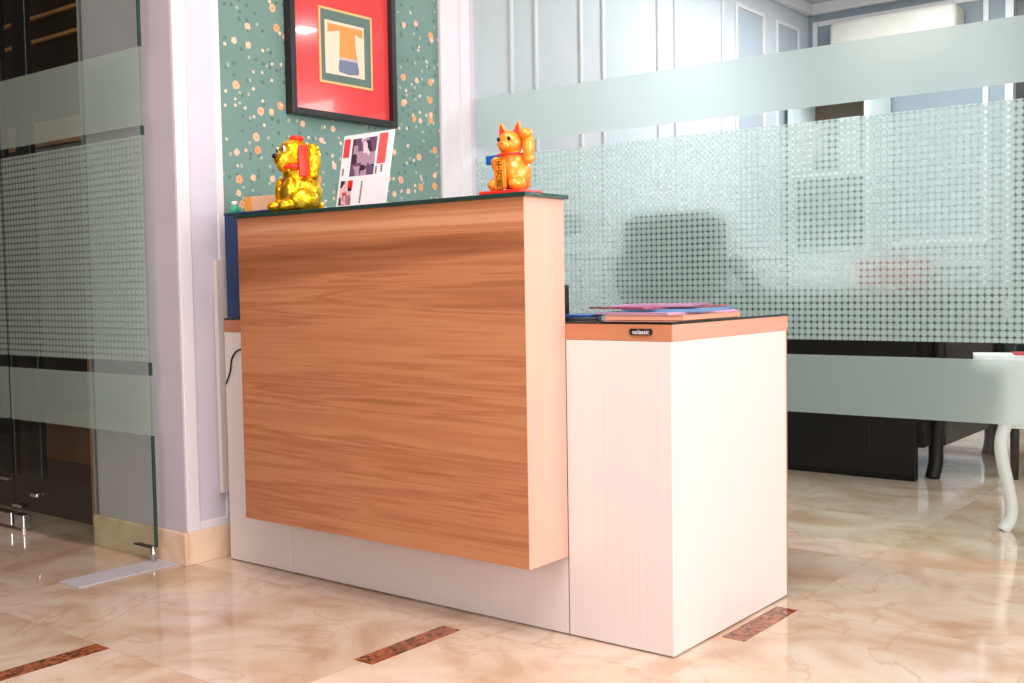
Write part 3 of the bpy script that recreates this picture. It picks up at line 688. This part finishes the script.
# bookcase in the far corner
bc = thing('bookcase', 'white-framed bookcase with dark shelves in the far office corner', 'bookcase', (0, 0, 0))
BX0, BX1, BY0, BY1 = -1.585, -1.09, 4.16, 4.52
b = BM(); box(b, BX0, BX0+.03, BY0, BY1, 0, 2.05, .002); box(b, BX1-.03, BX1, BY0, BY1, 0, 2.05, .002); box(b, BX0+.03, BX1-.03, BY0, BY1, 2.02, 2.05, .002); box(b, BX0+.03, BX1-.03, BY0, BY1, 0, .05, .002); obj('carcass', b, 'bookcase', bc)
for z_ in (1.00, 1.44): 
    b = BM(); box(b, BX0+.031, BX1-.031, BY0, BY1-.02, z_, z_+.028, .002); obj('shelf', b, 'bookcase', bc)
b = BM(); box(b, BX0+.031, BX1-.031, BY1-.018, BY1, .05, 2.02); obj('back_board', b, 'brown', bc)
b = BM(); box(b, BX0+.032, BX1-.032, BY0+.03, BY0+.045, 1.03, 1.435); obj('glass_front', b, pm('smoked_door', (48, 62, 66), .2), bc)
for s in (0, 1):
    xm = (BX0+BX1)/2; b = BM(); box(b, BX0+.033 if s == 0 else xm+.002, xm-.002 if s == 0 else BX1-.033, BY0+.003, BY0+.02, .055, .995, .002); dd = obj('door', b, 'bookcase', bc)
    b = BM(); ball(b, (xm+(-.03 if s == 0 else .03), BY0-.006, .7), .01); obj('knob', b, 'chrome', dd, True)
BB = [(.034, .14, .30, (214, 208, 205), 'pale binder at the left on the upper bookcase shelf'), (.145, .30, .10, (40, 56, 60), 'low dark box beside the pale binder on the bookcase shelf'), (.31, .43, .31, (205, 212, 208), 'pale box file at the right on the upper bookcase shelf')]
for a0, a1, hh, c, lab in BB:
    o = thing('box_file', lab, 'file', (BX0+(a0+a1)/2, BY0+.13, 1.4685)); hw = (a1-a0)/2
    b = BM(); box(b, -hw, hw, -.10, .12, 0, hh, .003); obj('cover', b, pm('file_cover', c, .5), o)
b = BM(); box(b, XW+.0005, XW+.012, 1.86, 2.0, 1.055, 1.145, .003); o = obj('wall_switch', b, pm('dark_switch', (50, 70, 72), .5)); tag(o, 'small dark square plate on the office wall just right of the raised counter', 'switch plate')
# air conditioner
ac = thing('air_conditioner', 'ivory wall air conditioner high on the far office wall', 'air conditioner', (-1.04, YF-.015, 2.10))
b = BM(); box(b, -.37, .37, -.19, 0, .0, .285, .035, seg=5); obj('body', b, 'ac_white', ac, True)
b = BM(); box(b, -.31, .31, -.165, -.12, -.006, .006, .002); obj('louvre', b, 'tv_gray', ac)
# white side table with magazine and vase
tb = thing('side_table', 'small white side table with curved legs behind the glass at right', 'side table', (.455, 1.90, 0), 0)
b = BM(); box(b, -.28, .28, -.22, .22, .535, .56, .008); obj('table_top', b, 'white_paint', tb)
b = BM()
for s in (-1, 1): box(b, -.19, .19, s*.18-.01, s*.18+.01, .34, .534, .004); box(b, s*.18-.01, s*.18+.01, -.17, .17, .34, .534, .004)
obj('apron', b, 'white_paint', tb)
for sx in (-1, 1):
    for sy in (-1, 1):
        x, y = sx*.18, sy*.18; b = BM(); tube(b, spline([(x, y, .53), (x*1.03, y*1.03, .38), (x*1.12, y*1.12, .28), (x*1.0, y*1.0, .13), (x*.97, y*.97, .05), (x*1.08, y*1.08, .0)]), .02, 12); obj('leg', b, 'white_paint', tb, True)
mg = thing('magazine', 'red and white magazine on the white side table behind the glass', 'magazine', (.245, 1.79, .561), .3)
b = BM(); box(b, -.10, .10, -.07, .07, 0, .018, .001); obj('pages', b, 'paper', mg)
b = BM(); box(b, .02, .10, -.071, .071, .0185, .022, .001); obj('cover', b, 'red', mg)
vs_ = thing('vase', 'slim white vase with a pale flower on the white side table', 'vase', (.34, 1.96, .5605))
b = BM(); lathe(b, [(.025, 0), (.03, .01), (.036, .05), (.02, .10), (.012, .14), (.016, .16)]); obj('body', b, 'paper', vs_, True)
b = BM(); tube(b, spline([(0, 0, .15), (.01, 0, .20), (-.005, 0, .25)]), .004); obj('stem', b, 'green_plastic', vs_, True)
b = BM()
for i in range(7):
    a = i*2*math.pi/7; ball(b, V(.025*math.cos(a), .025*math.sin(a), .262), .022, (1, 1, .6), sub=2)
ball(b, V(0, 0, .27), .02); obj('flower', b, 'paper', vs_, True)
